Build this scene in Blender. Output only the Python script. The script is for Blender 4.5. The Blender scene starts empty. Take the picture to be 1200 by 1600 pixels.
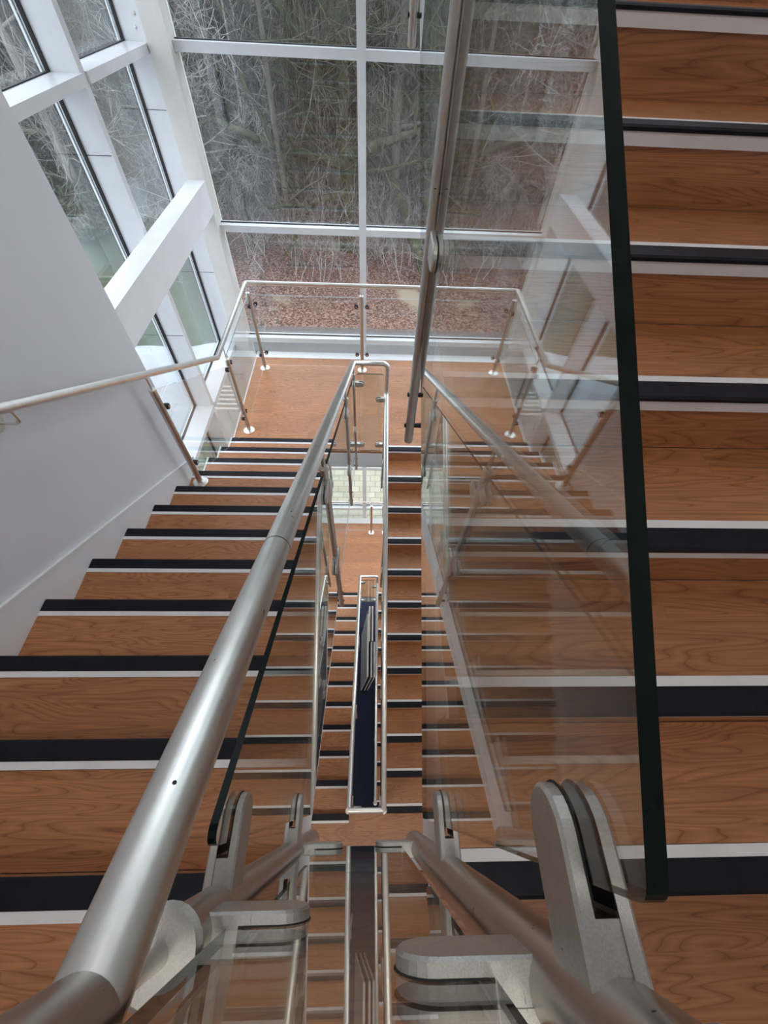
import bpy, math, random
from mathutils import Vector, Matrix

# ------------------------------------------------------------------ camera, sky, light, exposure
SC = bpy.context.scene
COL = SC.collection
T = 0.29                     # tread going
R = 0.161846                 # riser
H = 48 * R + 1.24882         # eye height above the ground floor
Z0 = H - 1.24882             # landing the photographer stands on
ZL = Z0 - 12 * R             # window landing below
S = R / T

def setup_camera():
    phi, yaw, roll, f = 0.9575, 0.0612, 0.0604, 632.288
    d = Vector((math.sin(yaw) * math.cos(phi), math.cos(yaw) * math.cos(phi), -math.sin(phi)))
    r = Vector((math.cos(yaw), -math.sin(yaw), 0))
    u = r.cross(d)
    c, s = math.cos(roll), math.sin(roll)
    r, u = c * r + s * u, c * u - s * r
    cam = bpy.data.cameras.new('camera')
    cam.sensor_fit = 'VERTICAL'
    cam.sensor_height = 36
    cam.lens = f / 1600 * 36
    cam.clip_start = 0.01
    cam.clip_end = 500
    o = bpy.data.objects.new('camera', cam)
    COL.objects.link(o)
    m = Matrix((r, u, -d)).transposed().to_4x4()
    m.translation = Vector((0, 0, H))
    o.matrix_world = m
    SC.camera = o

setup_camera()
SC.view_settings.view_transform = 'Standard'
SC.view_settings.look = 'None'
SC.view_settings.gamma = 1
SC.view_settings.use_curve_mapping = False
SC.view_settings.exposure = 0.08
WORLD_STRENGTH = 3.1
FILL_POWER = 13.0  # strength of the added fill panels under the roof
LOW_FILL_POWER = 50.0  # strength of the added fill discs under the landings
SC.cycles.transparent_max_bounces = 40
SC.cycles.max_bounces = 14
SC.cycles.glossy_bounces = 8
SC.cycles.diffuse_bounces = 6
SC.cycles.sample_clamp_indirect = 6

w = bpy.data.worlds.new('overcast_sky')
SC.world = w
w.use_nodes = True
wn = w.node_tree
wn.nodes.clear()
wo = wn.nodes.new('ShaderNodeOutputWorld')
wb = wn.nodes.new('ShaderNodeBackground')
wb.inputs[1].default_value = WORLD_STRENGTH
tc = wn.nodes.new('ShaderNodeTexCoord')
sx = wn.nodes.new('ShaderNodeSeparateXYZ')
rm = wn.nodes.new('ShaderNodeValToRGB')
rm.color_ramp.elements[0].position = 0.0
rm.color_ramp.elements[0].color = (0.62, 0.68, 0.76, 1)
rm.color_ramp.elements[1].position = 0.7
rm.color_ramp.elements[1].color = (1.25, 1.38, 1.55, 1)
wn.links.new(tc.outputs['Generated'], sx.inputs[0])
wn.links.new(sx.outputs['Z'], rm.inputs[0])
wn.links.new(rm.outputs[0], wb.inputs[0])
wn.links.new(wb.outputs[0], wo.inputs[0])

# ------------------------------------------------------------------ materials
MATS = {}

def new_mat(name):
    m = bpy.data.materials.new(name)
    m.use_nodes = True
    nt = m.node_tree
    nt.nodes.clear()
    out = nt.nodes.new('ShaderNodeOutputMaterial')
    MATS[name] = m
    return m, nt, out

def N(nt, typ, **kw):
    n = nt.nodes.new(typ)
    for k, v in kw.items():
        setattr(n, k, v)
    return n

def mapping(nt, scale, coord='Object', loc=(0, 0, 0)):
    tcn = N(nt, 'ShaderNodeTexCoord')
    mp = N(nt, 'ShaderNodeMapping')
    mp.inputs['Scale'].default_value = scale
    mp.inputs['Location'].default_value = loc
    nt.links.new(tcn.outputs[coord], mp.inputs[0])
    return mp

def ramp(nt, fac, stops):
    r = N(nt, 'ShaderNodeValToRGB')
    e = r.color_ramp.elements
    e[0].position, e[0].color = stops[0][0], (*stops[0][1], 1)
    e[1].position, e[1].color = stops[-1][0], (*stops[-1][1], 1)
    for p, c in stops[1:-1]:
        x = e.new(p)
        x.color = (*c, 1)
    nt.links.new(fac, r.inputs[0])
    return r

def noise(nt, vec, scale, detail=3, rough=0.5, dist=0.0):
    n = N(nt, 'ShaderNodeTexNoise')
    n.inputs['Scale'].default_value = scale
    n.inputs['Detail'].default_value = detail
    n.inputs['Roughness'].default_value = rough
    n.inputs['Distortion'].default_value = dist
    if vec is not None:
        nt.links.new(vec, n.inputs['Vector'])
    return n

def principled(nt, out, base=(0.8, 0.8, 0.8), rough=0.5, metal=0.0, spec=0.5):
    b = N(nt, 'ShaderNodeBsdfPrincipled')
    b.inputs['Base Color'].default_value = (*base, 1)
    b.inputs['Roughness'].default_value = rough
    b.inputs['Metallic'].default_value = metal
    b.inputs['Specular IOR Level'].default_value = spec
    nt.links.new(b.outputs[0], out.inputs[0])
    return b

def bump(nt, b, height, strength=0.2, dist=0.01):
    bp = N(nt, 'ShaderNodeBump')
    bp.inputs['Strength'].default_value = strength
    bp.inputs['Distance'].default_value = dist
    nt.links.new(height, bp.inputs['Height'])
    nt.links.new(bp.outputs[0], b.inputs['Normal'])

def mat_speckle(name, c1, c2, scale, rough=0.5, metal=0.0, bumpiness=0.0, detail=4, spec=0.5, stretch=(1, 1, 1)):
    m, nt, out = new_mat(name)
    b = principled(nt, out, c1, rough, metal, spec)
    mp = mapping(nt, stretch)
    n = noise(nt, mp.outputs[0], scale, detail, 0.6)
    r = ramp(nt, n.outputs['Fac'], [(0.3, c1), (0.7, c2)])
    nt.links.new(r.outputs[0], b.inputs['Base Color'])
    if bumpiness:
        bump(nt, b, n.outputs['Fac'], bumpiness)
    return m

def mat_wood(name, tone=1.0):
    m, nt, out = new_mat(name)
    b = principled(nt, out, (0.4, 0.2, 0.1), 0.40, 0, 0.5)
    tcn = N(nt, 'ShaderNodeTexCoord')
    sep = N(nt, 'ShaderNodeSeparateXYZ')
    nt.links.new(tcn.outputs['Object'], sep.inputs[0])
    sub = N(nt, 'ShaderNodeMath', operation='SUBTRACT')
    nt.links.new(sep.outputs['Y'], sub.inputs[0])
    nt.links.new(sep.outputs['Z'], sub.inputs[1])
    oi = N(nt, 'ShaderNodeObjectInfo')
    rnd = N(nt, 'ShaderNodeMath', operation='MULTIPLY')
    nt.links.new(oi.outputs['Random'], rnd.inputs[0])
    rnd.inputs[1].default_value = 7.3
    addx = N(nt, 'ShaderNodeMath', operation='ADD')
    nt.links.new(sep.outputs['X'], addx.inputs[0])
    nt.links.new(rnd.outputs[0], addx.inputs[1])
    comb = N(nt, 'ShaderNodeCombineXYZ')
    nt.links.new(addx.outputs[0], comb.inputs[0])
    nt.links.new(sub.outputs[0], comb.inputs[1])
    # planks
    br = N(nt, 'ShaderNodeTexBrick')
    br.inputs['Scale'].default_value = 1.0
    br.inputs['Brick Width'].default_value = 1.22
    br.inputs['Row Height'].default_value = 0.145
    br.inputs['Mortar Size'].default_value = 0.0012
    br.inputs['Color1'].default_value = (0.0, 0.0, 0.0, 1)
    br.inputs['Color2'].default_value = (1, 1, 1, 1)
    br.inputs['Mortar'].default_value = (0.35, 0.35, 0.35, 1)
    br.offset = 0.37
    nt.links.new(comb.outputs[0], br.inputs['Vector'])
    plank = N(nt, 'ShaderNodeRGBToBW')
    nt.links.new(br.outputs['Color'], plank.inputs[0])
    # shift the grain per plank
    pz = N(nt, 'ShaderNodeMath', operation='MULTIPLY')
    pz.inputs[1].default_value = 9.0
    nt.links.new(plank.outputs[0], pz.inputs[0])
    comb2 = N(nt, 'ShaderNodeCombineXYZ')
    nt.links.new(addx.outputs[0], comb2.inputs[0])
    nt.links.new(sub.outputs[0], comb2.inputs[1])
    nt.links.new(pz.outputs[0], comb2.inputs[2])
    # cathedral grain: contour lines of a stretched noise
    mp = N(nt, 'ShaderNodeMapping')
    mp.inputs['Scale'].default_value = (1.3, 12.0, 1)
    nt.links.new(comb2.outputs[0], mp.inputs[0])
    n1 = noise(nt, mp.outputs[0], 1.0, 1.5, 0.45, 0.4)
    mul = N(nt, 'ShaderNodeMath', operation='MULTIPLY')
    mul.inputs[1].default_value = 21.0
    nt.links.new(n1.outputs['Fac'], mul.inputs[0])
    fr = N(nt, 'ShaderNodeMath', operation='FRACT')
    nt.links.new(mul.outputs[0], fr.inputs[0])
    # fine fibres
    mp2 = N(nt, 'ShaderNodeMapping')
    mp2.inputs['Scale'].default_value = (5, 150, 1)
    nt.links.new(comb2.outputs[0], mp2.inputs[0])
    n2 = noise(nt, mp2.outputs[0], 1.0, 3, 0.6)
    dk = tuple(x * tone for x in (0.240, 0.090, 0.032))
    md = tuple(x * tone for x in (0.365, 0.148, 0.057))
    lt = tuple(x * tone for x in (0.450, 0.195, 0.080))
    r1 = ramp(nt, fr.outputs[0], [(0.0, md), (0.55, lt), (0.86, md), (0.96, dk), (1.0, md)])
    r2 = ramp(nt, n2.outputs['Fac'], [(0.3, (0.72, 0.70, 0.68)), (0.65, (1.08, 1.08, 1.08))])
    mx = N(nt, 'ShaderNodeMix', data_type='RGBA', blend_type='MULTIPLY')
    mx.inputs[0].default_value = 0.8
    nt.links.new(r1.outputs[0], mx.inputs[6])
    nt.links.new(r2.outputs[0], mx.inputs[7])
    r3 = ramp(nt, plank.outputs[0], [(0.0, (0.86, 0.84, 0.82)), (1.0, (1.1, 1.08, 1.06))])
    mx2 = N(nt, 'ShaderNodeMix', data_type='RGBA', blend_type='MULTIPLY')
    mx2.inputs[0].default_value = 1.0
    nt.links.new(mx.outputs[2], mx2.inputs[6])
    nt.links.new(r3.outputs[0], mx2.inputs[7])
    nt.links.new(mx2.outputs[2], b.inputs['Base Color'])
    bump(nt, b, n2.outputs['Fac'], 0.08, 0.002)
    return m

def mat_steel(name, base=(0.82, 0.81, 0.76), rough=0.30, speck=0.0):
    m, nt, out = new_mat(name)
    b = principled(nt, out, base, rough, 1.0)
    mp = mapping(nt, (1, 1, 1))
    n = noise(nt, mp.outputs[0], 260 if speck else 60, 4, 0.7)
    r = ramp(nt, n.outputs['Fac'], [(0.3, (rough - 0.01,) * 3), (0.75, (rough + 0.05,) * 3)])
    nt.links.new(r.outputs[0], b.inputs['Roughness'])
    n3 = noise(nt, mp.outputs[0], 14, 5, 0.7)
    r3 = ramp(nt, n3.outputs['Fac'], [(0.3, tuple(x * 0.86 for x in base)), (0.65, base)])
    # sparse dark nicks and, on castings, a grainy skin
    mp4 = mapping(nt, (1, 0.45, 1))
    n4 = noise(nt, mp4.outputs[0], 75, 2, 0.5, 1.5)
    r4 = ramp(nt, n4.outputs['Fac'], [(0.745, (1, 1, 1)), (0.765, (0.12, 0.12, 0.12))])
    mx4 = N(nt, 'ShaderNodeMix', data_type='RGBA', blend_type='MULTIPLY')
    mx4.inputs[0].default_value = 1.0
    nt.links.new(r3.outputs[0], mx4.inputs[6])
    nt.links.new(r4.outputs[0], mx4.inputs[7])
    last = mx4
    if speck:
        n5 = noise(nt, mp.outputs[0], 700, 3, 0.8)
        r5 = ramp(nt, n5.outputs['Fac'], [(0.38, (0.86, 0.86, 0.86)), (0.6, (1, 1, 1))])
        mx5 = N(nt, 'ShaderNodeMix', data_type='RGBA', blend_type='MULTIPLY')
        mx5.inputs[0].default_value = 1.0
        nt.links.new(last.outputs[2], mx5.inputs[6])
        nt.links.new(r5.outputs[0], mx5.inputs[7])
        last = mx5
        bump(nt, b, n5.outputs['Fac'], speck, 0.001)
    nt.links.new(last.outputs[2], b.inputs['Base Color'])
    return m

def mat_glass(name, tint=(0.955, 0.972, 0.965), dirt=0.0, rough=0.0, layers=1.0):
    m, nt, out = new_mat(name)
    geo = N(nt, 'ShaderNodeNewGeometry')
    # same air-glass reflectance from both faces of the sheet
    mr = N(nt, 'ShaderNodeMapRange')
    mr.inputs['To Min'].default_value = 1.5
    mr.inputs['To Max'].default_value = 1 / 1.5
    nt.links.new(geo.outputs['Backfacing'], mr.inputs['Value'])
    fr = N(nt, 'ShaderNodeFresnel')
    nt.links.new(mr.outputs[0], fr.inputs['IOR'])
    tr = N(nt, 'ShaderNodeBsdfTransparent')
    tr.inputs[0].default_value = (*tint, 1)
    gl = N(nt, 'ShaderNodeBsdfGlossy')
    gl.inputs['Roughness'].default_value = rough
    gl.inputs['Color'].default_value = (0.97, 1.0, 0.99, 1)
    mx = N(nt, 'ShaderNodeMixShader')
    # laminated sheets: several faces reflect, 1-(1-F)^layers
    one = N(nt, 'ShaderNodeMath', operation='SUBTRACT'); one.inputs[0].default_value = 1.0
    nt.links.new(fr.outputs[0], one.inputs[1])
    pw = N(nt, 'ShaderNodeMath', operation='POWER'); pw.inputs[1].default_value = layers
    nt.links.new(one.outputs[0], pw.inputs[0])
    inv = N(nt, 'ShaderNodeMath', operation='SUBTRACT'); inv.inputs[0].default_value = 1.0
    nt.links.new(pw.outputs[0], inv.inputs[1])
    nt.links.new(inv.outputs[0], mx.inputs[0])
    nt.links.new(tr.outputs[0], mx.inputs[1])
    nt.links.new(gl.outputs[0], mx.inputs[2])
    last = mx
    if dirt:
        df = N(nt, 'ShaderNodeBsdfDiffuse')
        df.inputs[0].default_value = (0.75, 0.78, 0.8, 1)
        mp = mapping(nt, (1, 1, 1))
        n = noise(nt, mp.outputs[0], 9, 6, 0.75)
        rr = ramp(nt, n.outputs['Fac'], [(0.35, (dirt * 0.4,) * 3), (0.7, (dirt,) * 3)])
        m2 = N(nt, 'ShaderNodeMixShader')
        nt.links.new(rr.outputs[0], m2.inputs[0])
        nt.links.new(mx.outputs[0], m2.inputs[1])
        nt.links.new(df.outputs[0], m2.inputs[2])
        last = m2
    nt.links.new(last.outputs[0], out.inputs[0])
    return m

def mat_emit(name, col, strength):
    m, nt, out = new_mat(name)
    e = N(nt, 'ShaderNodeEmission')
    e.inputs[0].default_value = (*col, 1)
    e.inputs[1].default_value = strength
    nt.links.new(e.outputs[0], out.inputs[0])
    return m

mat_wood('oak_vinyl')
mat_speckle('black_rubber', (0.003, 0.003, 0.006), (0.009, 0.009, 0.014), 22, 0.5, 0, 0.05, spec=0.22)
mat_speckle('pale_aluminium', (0.72, 0.70, 0.70), (0.79, 0.77, 0.77), 9, 0.38, 0.0)
mat_speckle('white_plaster', (0.66, 0.66, 0.68), (0.69, 0.69, 0.71), 3, 0.7, 0, 0.02)
mat_speckle('white_gloss', (0.74, 0.74, 0.75), (0.79, 0.79, 0.80), 5, 0.35, 0, 0.01)
mat_speckle('white_frame', (0.63, 0.64, 0.645), (0.70, 0.71, 0.715), 4, 0.30, 0, 0.0)
mat_speckle('cream_column', (0.62, 0.60, 0.56), (0.70, 0.68, 0.64), 4, 0.4, 0, 0.0)
mat_speckle('black_gasket', (0.008, 0.008, 0.009), (0.015, 0.015, 0.015), 20, 0.6)
mat_steel('brushed_steel')
mat_steel('satin_post', (0.60, 0.56, 0.51), 0.32)
mat_steel('cast_steel', (0.66, 0.645, 0.60), 0.42, 0.35)
mat_glass('railing_glass', (0.95, 0.975, 0.965), dirt=0.010, layers=1.55)
mat_glass('window_glass', (0.965, 0.972, 0.975), dirt=0.024, layers=1.5)
mat_glass('clear_glass', (0.975, 0.985, 0.98), dirt=0.003)
mat_speckle('glass_edge', (0.0015, 0.007, 0.006), (0.003, 0.010, 0.009), 30, 0.25, spec=0.15)
mat_speckle('navy_carpet', (0.0025, 0.004, 0.020), (0.005, 0.008, 0.032), 90, 0.9, 0, 0.1)
mat_speckle('grey_board', (0.16, 0.155, 0.155), (0.20, 0.195, 0.19), 10, 0.6)
mat_speckle('board_core', (0.62, 0.60, 0.57), (0.68, 0.66, 0.62), 10, 0.6)
mat_speckle('roof_membrane', (0.26, 0.29, 0.315), (0.37, 0.395, 0.415), 1.4, 0.7, 0, 0.8, 6, 0.2)
mat_speckle('bark_dark', (0.050, 0.044, 0.036), (0.15, 0.135, 0.115), 5, 0.9, 0, 0.4, 5, 0.2, (1, 1, 0.3))
mat_speckle('bark_green', (0.022, 0.024, 0.013), (0.085, 0.088, 0.050), 3, 0.9, 0, 0.4, 5, 0.2, (1, 1, 0.3))
mat_speckle('bark_pale', (0.20, 0.185, 0.17), (0.42, 0.39, 0.36), 3, 0.9, 0, 0.3, 5, 0.2, (1, 1, 0.3))
mat_speckle('shrub_leaf', (0.022, 0.040, 0.020), (0.06, 0.085, 0.04), 2, 0.6)
mat_speckle('concrete_pale', (0.42, 0.41, 0.39), (0.55, 0.54, 0.51), 3, 0.8)
mat_speckle('concrete_grey', (0.13, 0.135, 0.13), (0.20, 0.20, 0.195), 2, 0.9)
mat_emit('fill_glow', (1.0, 0.96, 0.9), FILL_POWER)  # emission of the invented panels overhead
mat_emit('fill_glow_low', (1.0, 0.93, 0.84), LOW_FILL_POWER)  # emission of the invented discs below the landings

def mat_ground():
    m, nt, out = new_mat('woodland_floor')
    b = principled(nt, out, (0.1, 0.07, 0.05), 0.95, 0, 0.1)
    tcn = N(nt, 'ShaderNodeTexCoord')
    sep = N(nt, 'ShaderNodeSeparateXYZ')
    nt.links.new(tcn.outputs['Object'], sep.inputs[0])
    n = noise(nt, tcn.outputs['Object'], 11, 6, 0.8)
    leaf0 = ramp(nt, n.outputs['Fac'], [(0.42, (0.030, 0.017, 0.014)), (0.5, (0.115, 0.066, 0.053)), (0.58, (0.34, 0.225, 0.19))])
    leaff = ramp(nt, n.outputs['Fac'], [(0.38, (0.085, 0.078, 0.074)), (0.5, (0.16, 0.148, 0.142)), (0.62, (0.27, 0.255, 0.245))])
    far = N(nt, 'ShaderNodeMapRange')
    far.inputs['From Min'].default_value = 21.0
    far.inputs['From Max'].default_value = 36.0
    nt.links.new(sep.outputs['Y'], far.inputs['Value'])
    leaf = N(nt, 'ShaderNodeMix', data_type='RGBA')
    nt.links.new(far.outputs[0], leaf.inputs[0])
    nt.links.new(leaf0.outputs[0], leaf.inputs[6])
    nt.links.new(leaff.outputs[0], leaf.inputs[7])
    n2 = noise(nt, tcn.outputs['Object'], 0.16, 4, 0.6)
    sand = ramp(nt, n2.outputs['Fac'], [(0.56, (0, 0, 0)), (0.60, (1, 1, 1))])
    mx = N(nt, 'ShaderNodeMix', data_type='RGBA')
    nt.links.new(sand.outputs[0], mx.inputs[0])
    nt.links.new(leaf.outputs[2], mx.inputs[6])
    mx.inputs[7].default_value = (0.26, 0.22, 0.165, 1)
    # gravel strip close to the building
    n3 = noise(nt, tcn.outputs['Object'], 40, 5, 0.9)
    grav = ramp(nt, n3.outputs['Fac'], [(0.35, (0.03, 0.03, 0.032)), (0.65, (0.19, 0.185, 0.185))])
    wob = N(nt, 'ShaderNodeMath', operation='MULTIPLY_ADD')
    wob.inputs[1].default_value = 0.7
    nt.links.new(n2.outputs['Fac'], wob.inputs[0])
    nt.links.new(sep.outputs['Y'], wob.inputs[2])
    st = ramp(nt, wob.outputs[0], [(0.0, (0, 0, 0)), (1.0, (1, 1, 1))])
    mr = N(nt, 'ShaderNodeMapRange')
    mr.inputs['From Min'].default_value = 15.6
    mr.inputs['From Max'].default_value = 15.8
    nt.links.new(wob.outputs[0], mr.inputs['Value'])
    mx2 = N(nt, 'ShaderNodeMix', data_type='RGBA')
    nt.links.new(mr.outputs[0], mx2.inputs[0])
    nt.links.new(grav.outputs[0], mx2.inputs[6])
    nt.links.new(mx.outputs[2], mx2.inputs[7])
    # grass to the left of the building
    n4 = noise(nt, tcn.outputs['Object'], 5, 7, 0.8)
    gr = ramp(nt, n4.outputs['Fac'], [(0.3, (0.030, 0.046, 0.026)), (0.7, (0.085, 0.105, 0.068))])
    mr2 = N(nt, 'ShaderNodeMapRange')
    mr2.inputs['From Min'].default_value = 1.0
    mr2.inputs['From Max'].default_value = 1.8
    skew = N(nt, 'ShaderNodeMath', operation='MULTIPLY_ADD'); skew.inputs[1].default_value = 0.45
    nt.links.new(sep.outputs['Y'], skew.inputs[0]); nt.links.new(sep.outputs['X'], skew.inputs[2])
    nt.links.new(skew.outputs[0], mr2.inputs['Value'])
    mx3 = N(nt, 'ShaderNodeMix', data_type='RGBA')
    nt.links.new(mr2.outputs[0], mx3.inputs[0])
    nt.links.new(gr.outputs[0], mx3.inputs[6])
    nt.links.new(mx2.outputs[2], mx3.inputs[7])
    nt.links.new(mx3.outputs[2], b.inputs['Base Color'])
    bump(nt, b, n.outputs['Fac'], 0.5, 0.05)
mat_ground()

def mat_pavers():
    m, nt, out = new_mat('stone_pavers')
    b = principled(nt, out, (0.5, 0.5, 0.4), 0.85)
    mp = mapping(nt, (1, 1, 1))
    br = N(nt, 'ShaderNodeTexBrick')
    br.inputs['Scale'].default_value = 1.0
    br.inputs['Brick Width'].default_value = 0.30
    br.inputs['Row Height'].default_value = 0.20
    br.inputs['Mortar Size'].default_value = 0.008
    br.inputs['Color1'].default_value = (0.30, 0.28, 0.20, 1)
    br.inputs['Color2'].default_value = (0.38, 0.36, 0.27, 1)
    br.inputs['Mortar'].default_value = (0.13, 0.13, 0.11, 1)
    nt.links.new(mp.outputs[0], br.inputs['Vector'])
    nt.links.new(br.outputs['Color'], b.inputs['Base Color'])
mat_pavers()

# ------------------------------------------------------------------ mesh helpers (world coordinates, z up from the ground floor)
class MB:
    def __init__(self):
        self.v, self.f, self.m, self.s = [], [], [], []

    def add(self, verts, faces, mi=0, smooth=False):
        o = len(self.v)
        self.v += [tuple(v) for v in verts]
        for f in faces:
            self.f.append([i + o for i in f])
            self.m.append(mi)
            self.s.append(smooth)

    def box(self, x0, x1, y0, y1, z0, z1, mi=0, faces_mi=None):
        x0, x1 = min(x0, x1), max(x0, x1)
        y0, y1 = min(y0, y1), max(y0, y1)
        z0, z1 = min(z0, z1), max(z0, z1)
        vs = [(x, y, z) for z in (z0, z1) for y in (y0, y1) for x in (x0, x1)]
        fs = [(0, 2, 3, 1), (4, 5, 7, 6), (0, 1, 5, 4), (2, 6, 7, 3), (0, 4, 6, 2), (1, 3, 7, 5)]  # -z +z -y +y -x +x
        for k, f in enumerate(fs):
            self.add([vs[i] for i in f], [(0, 1, 2, 3)], mi if not faces_mi else faces_mi[k])
        return self

    def prism(self, poly, axis, a, b, mi=0, side_mi=None):
        """poly: 2D outline in the plane across `axis`, extruded from a to b."""
        def P(p, t):
            if axis == 'x': return (t, p[0], p[1])
            if axis == 'y': return (p[0], t, p[1])
            return (p[0], p[1], t)
        n = len(poly)
        area = sum(poly[i][0] * poly[(i + 1) % n][1] - poly[(i + 1) % n][0] * poly[i][1] for i in range(n))
        if area < 0: poly = poly[::-1]
        if axis == 'y': poly = poly[::-1]
        lo = [P(p, a) for p in poly]
        hi = [P(p, b) for p in poly]
        self.add(hi, [list(range(n))], mi)
        self.add(lo, [list(range(n))[::-1]], mi)
        sm = mi if side_mi is None else side_mi
        for i in range(n):
            j = (i + 1) % n
            self.add([lo[i], lo[j], hi[j], hi[i]], [(0, 1, 2, 3)], sm)
        return self

    def tube(self, pts, r, seg=20, mi=0, caps=True, radii=None):
        pts = [Vector(p) for p in pts]
        n = len(pts)
        t0 = (pts[1] - pts[0]).normalized()
        up = Vector((0, 0, 1)) if abs(t0.z) < 0.9 else Vector((1, 0, 0))
        a = t0.cross(up).normalized()
        b = t0.cross(a).normalized()
        offs = [a * math.cos(2 * math.pi * k / seg) + b * math.sin(2 * math.pi * k / seg) for k in range(seg)]
        rings = []
        for i in range(n):
            ri = radii[i] if radii else r
            tin = (pts[i] - pts[i - 1]).normalized() if i else t0
            tout = (pts[i + 1] - pts[i]).normalized() if i < n - 1 else tin
            nn = (tin + tout).normalized()
            ring = []
            for k in range(seg):
                o = offs[k]
                o2 = o - tin * (o.dot(nn) / max(tin.dot(nn), 0.2))
                ring.append(pts[i] + o2 * ri)
                o3 = o2 - tout * o2.dot(tout)
                offs[k] = o3.normalized()
            rings.append(ring)
        vs = [v for ring in rings for v in ring]
        fs = []
        for i in range(n - 1):
            for k in range(seg):
                k2 = (k + 1) % seg
                fs.append((i * seg + k, i * seg + k2, (i + 1) * seg + k2, (i + 1) * seg + k))
        self.add(vs, fs, mi, True)
        if caps:
            self.add(rings[0], [list(range(seg))[::-1]], mi)
            self.add(rings[-1], [list(range(seg))], mi)
        return self

    def lathe(self, c, axis, prof, seg=24, mi=0):
        """prof: list of (distance along axis, radius)"""
        c = Vector(c); axis = Vector(axis).normalized()
        pts = [c + axis * d for d, r in prof]
        up = Vector((0, 0, 1)) if abs(axis.z) < 0.9 else Vector((1, 0, 0))
        a = axis.cross(up).normalized(); b = axis.cross(a).normalized()
        for i in range(len(prof) - 1):
            vs = []
            for p, (d, r) in ((pts[i], prof[i]), (pts[i + 1], prof[i + 1])):
                vs += [p + (a * math.cos(2 * math.pi * k / seg) + b * math.sin(2 * math.pi * k / seg)) * max(r, 1e-4) for k in range(seg)]
            fs = [(k, (k + 1) % seg, seg + (k + 1) % seg, seg + k) for k in range(seg)]
            flat = abs(prof[i][0] - prof[i + 1][0]) < 1e-5
            self.add(vs, fs, mi, not flat)
        return self

    def build(self, name, mats, parent=None, merge=True):
        if isinstance(mats, str): mats = [mats]
        me = bpy.data.meshes.new(name)
        off = parent_loc(parent)
        me.from_pydata([(x - off[0], y - off[1], z - off[2]) for x, y, z in self.v], [], self.f)
        for m in mats: me.materials.append(MATS[m])
        me.polygons.foreach_set('material_index', self.m)
        me.polygons.foreach_set('use_smooth', self.s)
        me.update()
        o = bpy.data.objects.new(name, me)
        COL.objects.link(o)
        if parent: o.parent = parent
        return o

def parent_loc(p):
    v = Vector((0, 0, 0))
    while p is not None:
        v += p.location
        p = p.parent
    return v

def fillet(pts, rad, n=8):
    """rounded corners; rad may be a list per inner corner (0 = mitred)"""
    pts = [Vector(p) for p in pts]
    out = [pts[0]]
    for i in range(1, len(pts) - 1):
        r = rad[i - 1] if isinstance(rad, (list, tuple)) else rad
        if r <= 0:
            out.append(pts[i]); continue
        a = (pts[i - 1] - pts[i]).normalized(); b = (pts[i + 1] - pts[i]).normalized()
        ang = a.angle(b)
        d = r / math.tan(ang / 2)
        p0 = pts[i] + a * d; p1 = pts[i] + b * d
        cen = pts[i] + (a + b).normalized() * (r / math.sin(ang / 2))
        v0 = p0 - cen; v1 = p1 - cen
        tot = v0.angle(v1)
        for k in range(n + 1):
            t = k / n
            w0 = math.sin((1 - t) * tot) / math.sin(tot); w1 = math.sin(t * tot) / math.sin(tot)
            out.append(cen + v0 * w0 + v1 * w1)
    out.append(pts[-1])
    return out

def empty(name, loc):
    o = bpy.data.objects.new(name, None)
    o.empty_display_size = 0.1
    o.location = loc
    COL.objects.link(o)
    return o

def tag(o, label=None, cat=None, group=None, kind=None):
    if label: o['label'] = label
    if cat: o['category'] = cat
    if group: o['group'] = group
    if kind: o['kind'] = kind
    return o

def copy_tree(o, parent=None):
    c = o.copy()
    COL.objects.link(c)
    if parent: c.parent = parent
    for ch in [x for x in ALL() if x.parent == o]:
        copy_tree(ch, c)
    return c

def ALL():
    return list(COL.objects)

def structure(mb, name, mats, label, cat='structure', parent=None):
    o = mb.build(name, mats, parent)
    if parent is None:
        tag(o, label, cat, kind='structure')
    return o

# ------------------------------------------------------------------ the shell of the stairwell
XL, XR = -1.44, 1.415            # wall faces
YN, YF = -0.14, 3.05             # near and far nosing lines
YEDGE = 4.67                     # front edge of the window landings
YG = 4.94                        # glass line of the front window
ROOF = H + 3.3

m = MB(); m.box(XL - 0.35, XL, -2.6, 2.25, 0, ROOF)
structure(m, 'wall_left', 'white_plaster', 'white painted wall on the left of the stairwell, above the left stair flight', 'wall')
m = MB(); m.box(XR, XR + 0.35, -2.6, 2.25, 0, ROOF)
structure(m, 'wall_right', 'white_plaster', 'white painted wall on the right of the stairwell', 'wall')
m = MB(); m.box(XL - 0.35, XR + 0.35, -2.8, -2.6, 0, ROOF)
structure(m, 'wall_back', 'white_plaster', 'white wall behind the upper landing', 'wall')
m = MB(); m.box(-2.2, 2.2, -2.8, 5.1, ROOF, ROOF + 0.2)
structure(m, 'ceiling', 'white_plaster', 'white ceiling high over the stairwell', 'ceiling')
m = MB(); m.box(-2.0, 2.0, -2.8, 5.0, -0.25, 0.0)
structure(m, 'floor', 'navy_carpet', 'dark blue carpeted floor at the bottom of the narrow well', 'floor')

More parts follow.
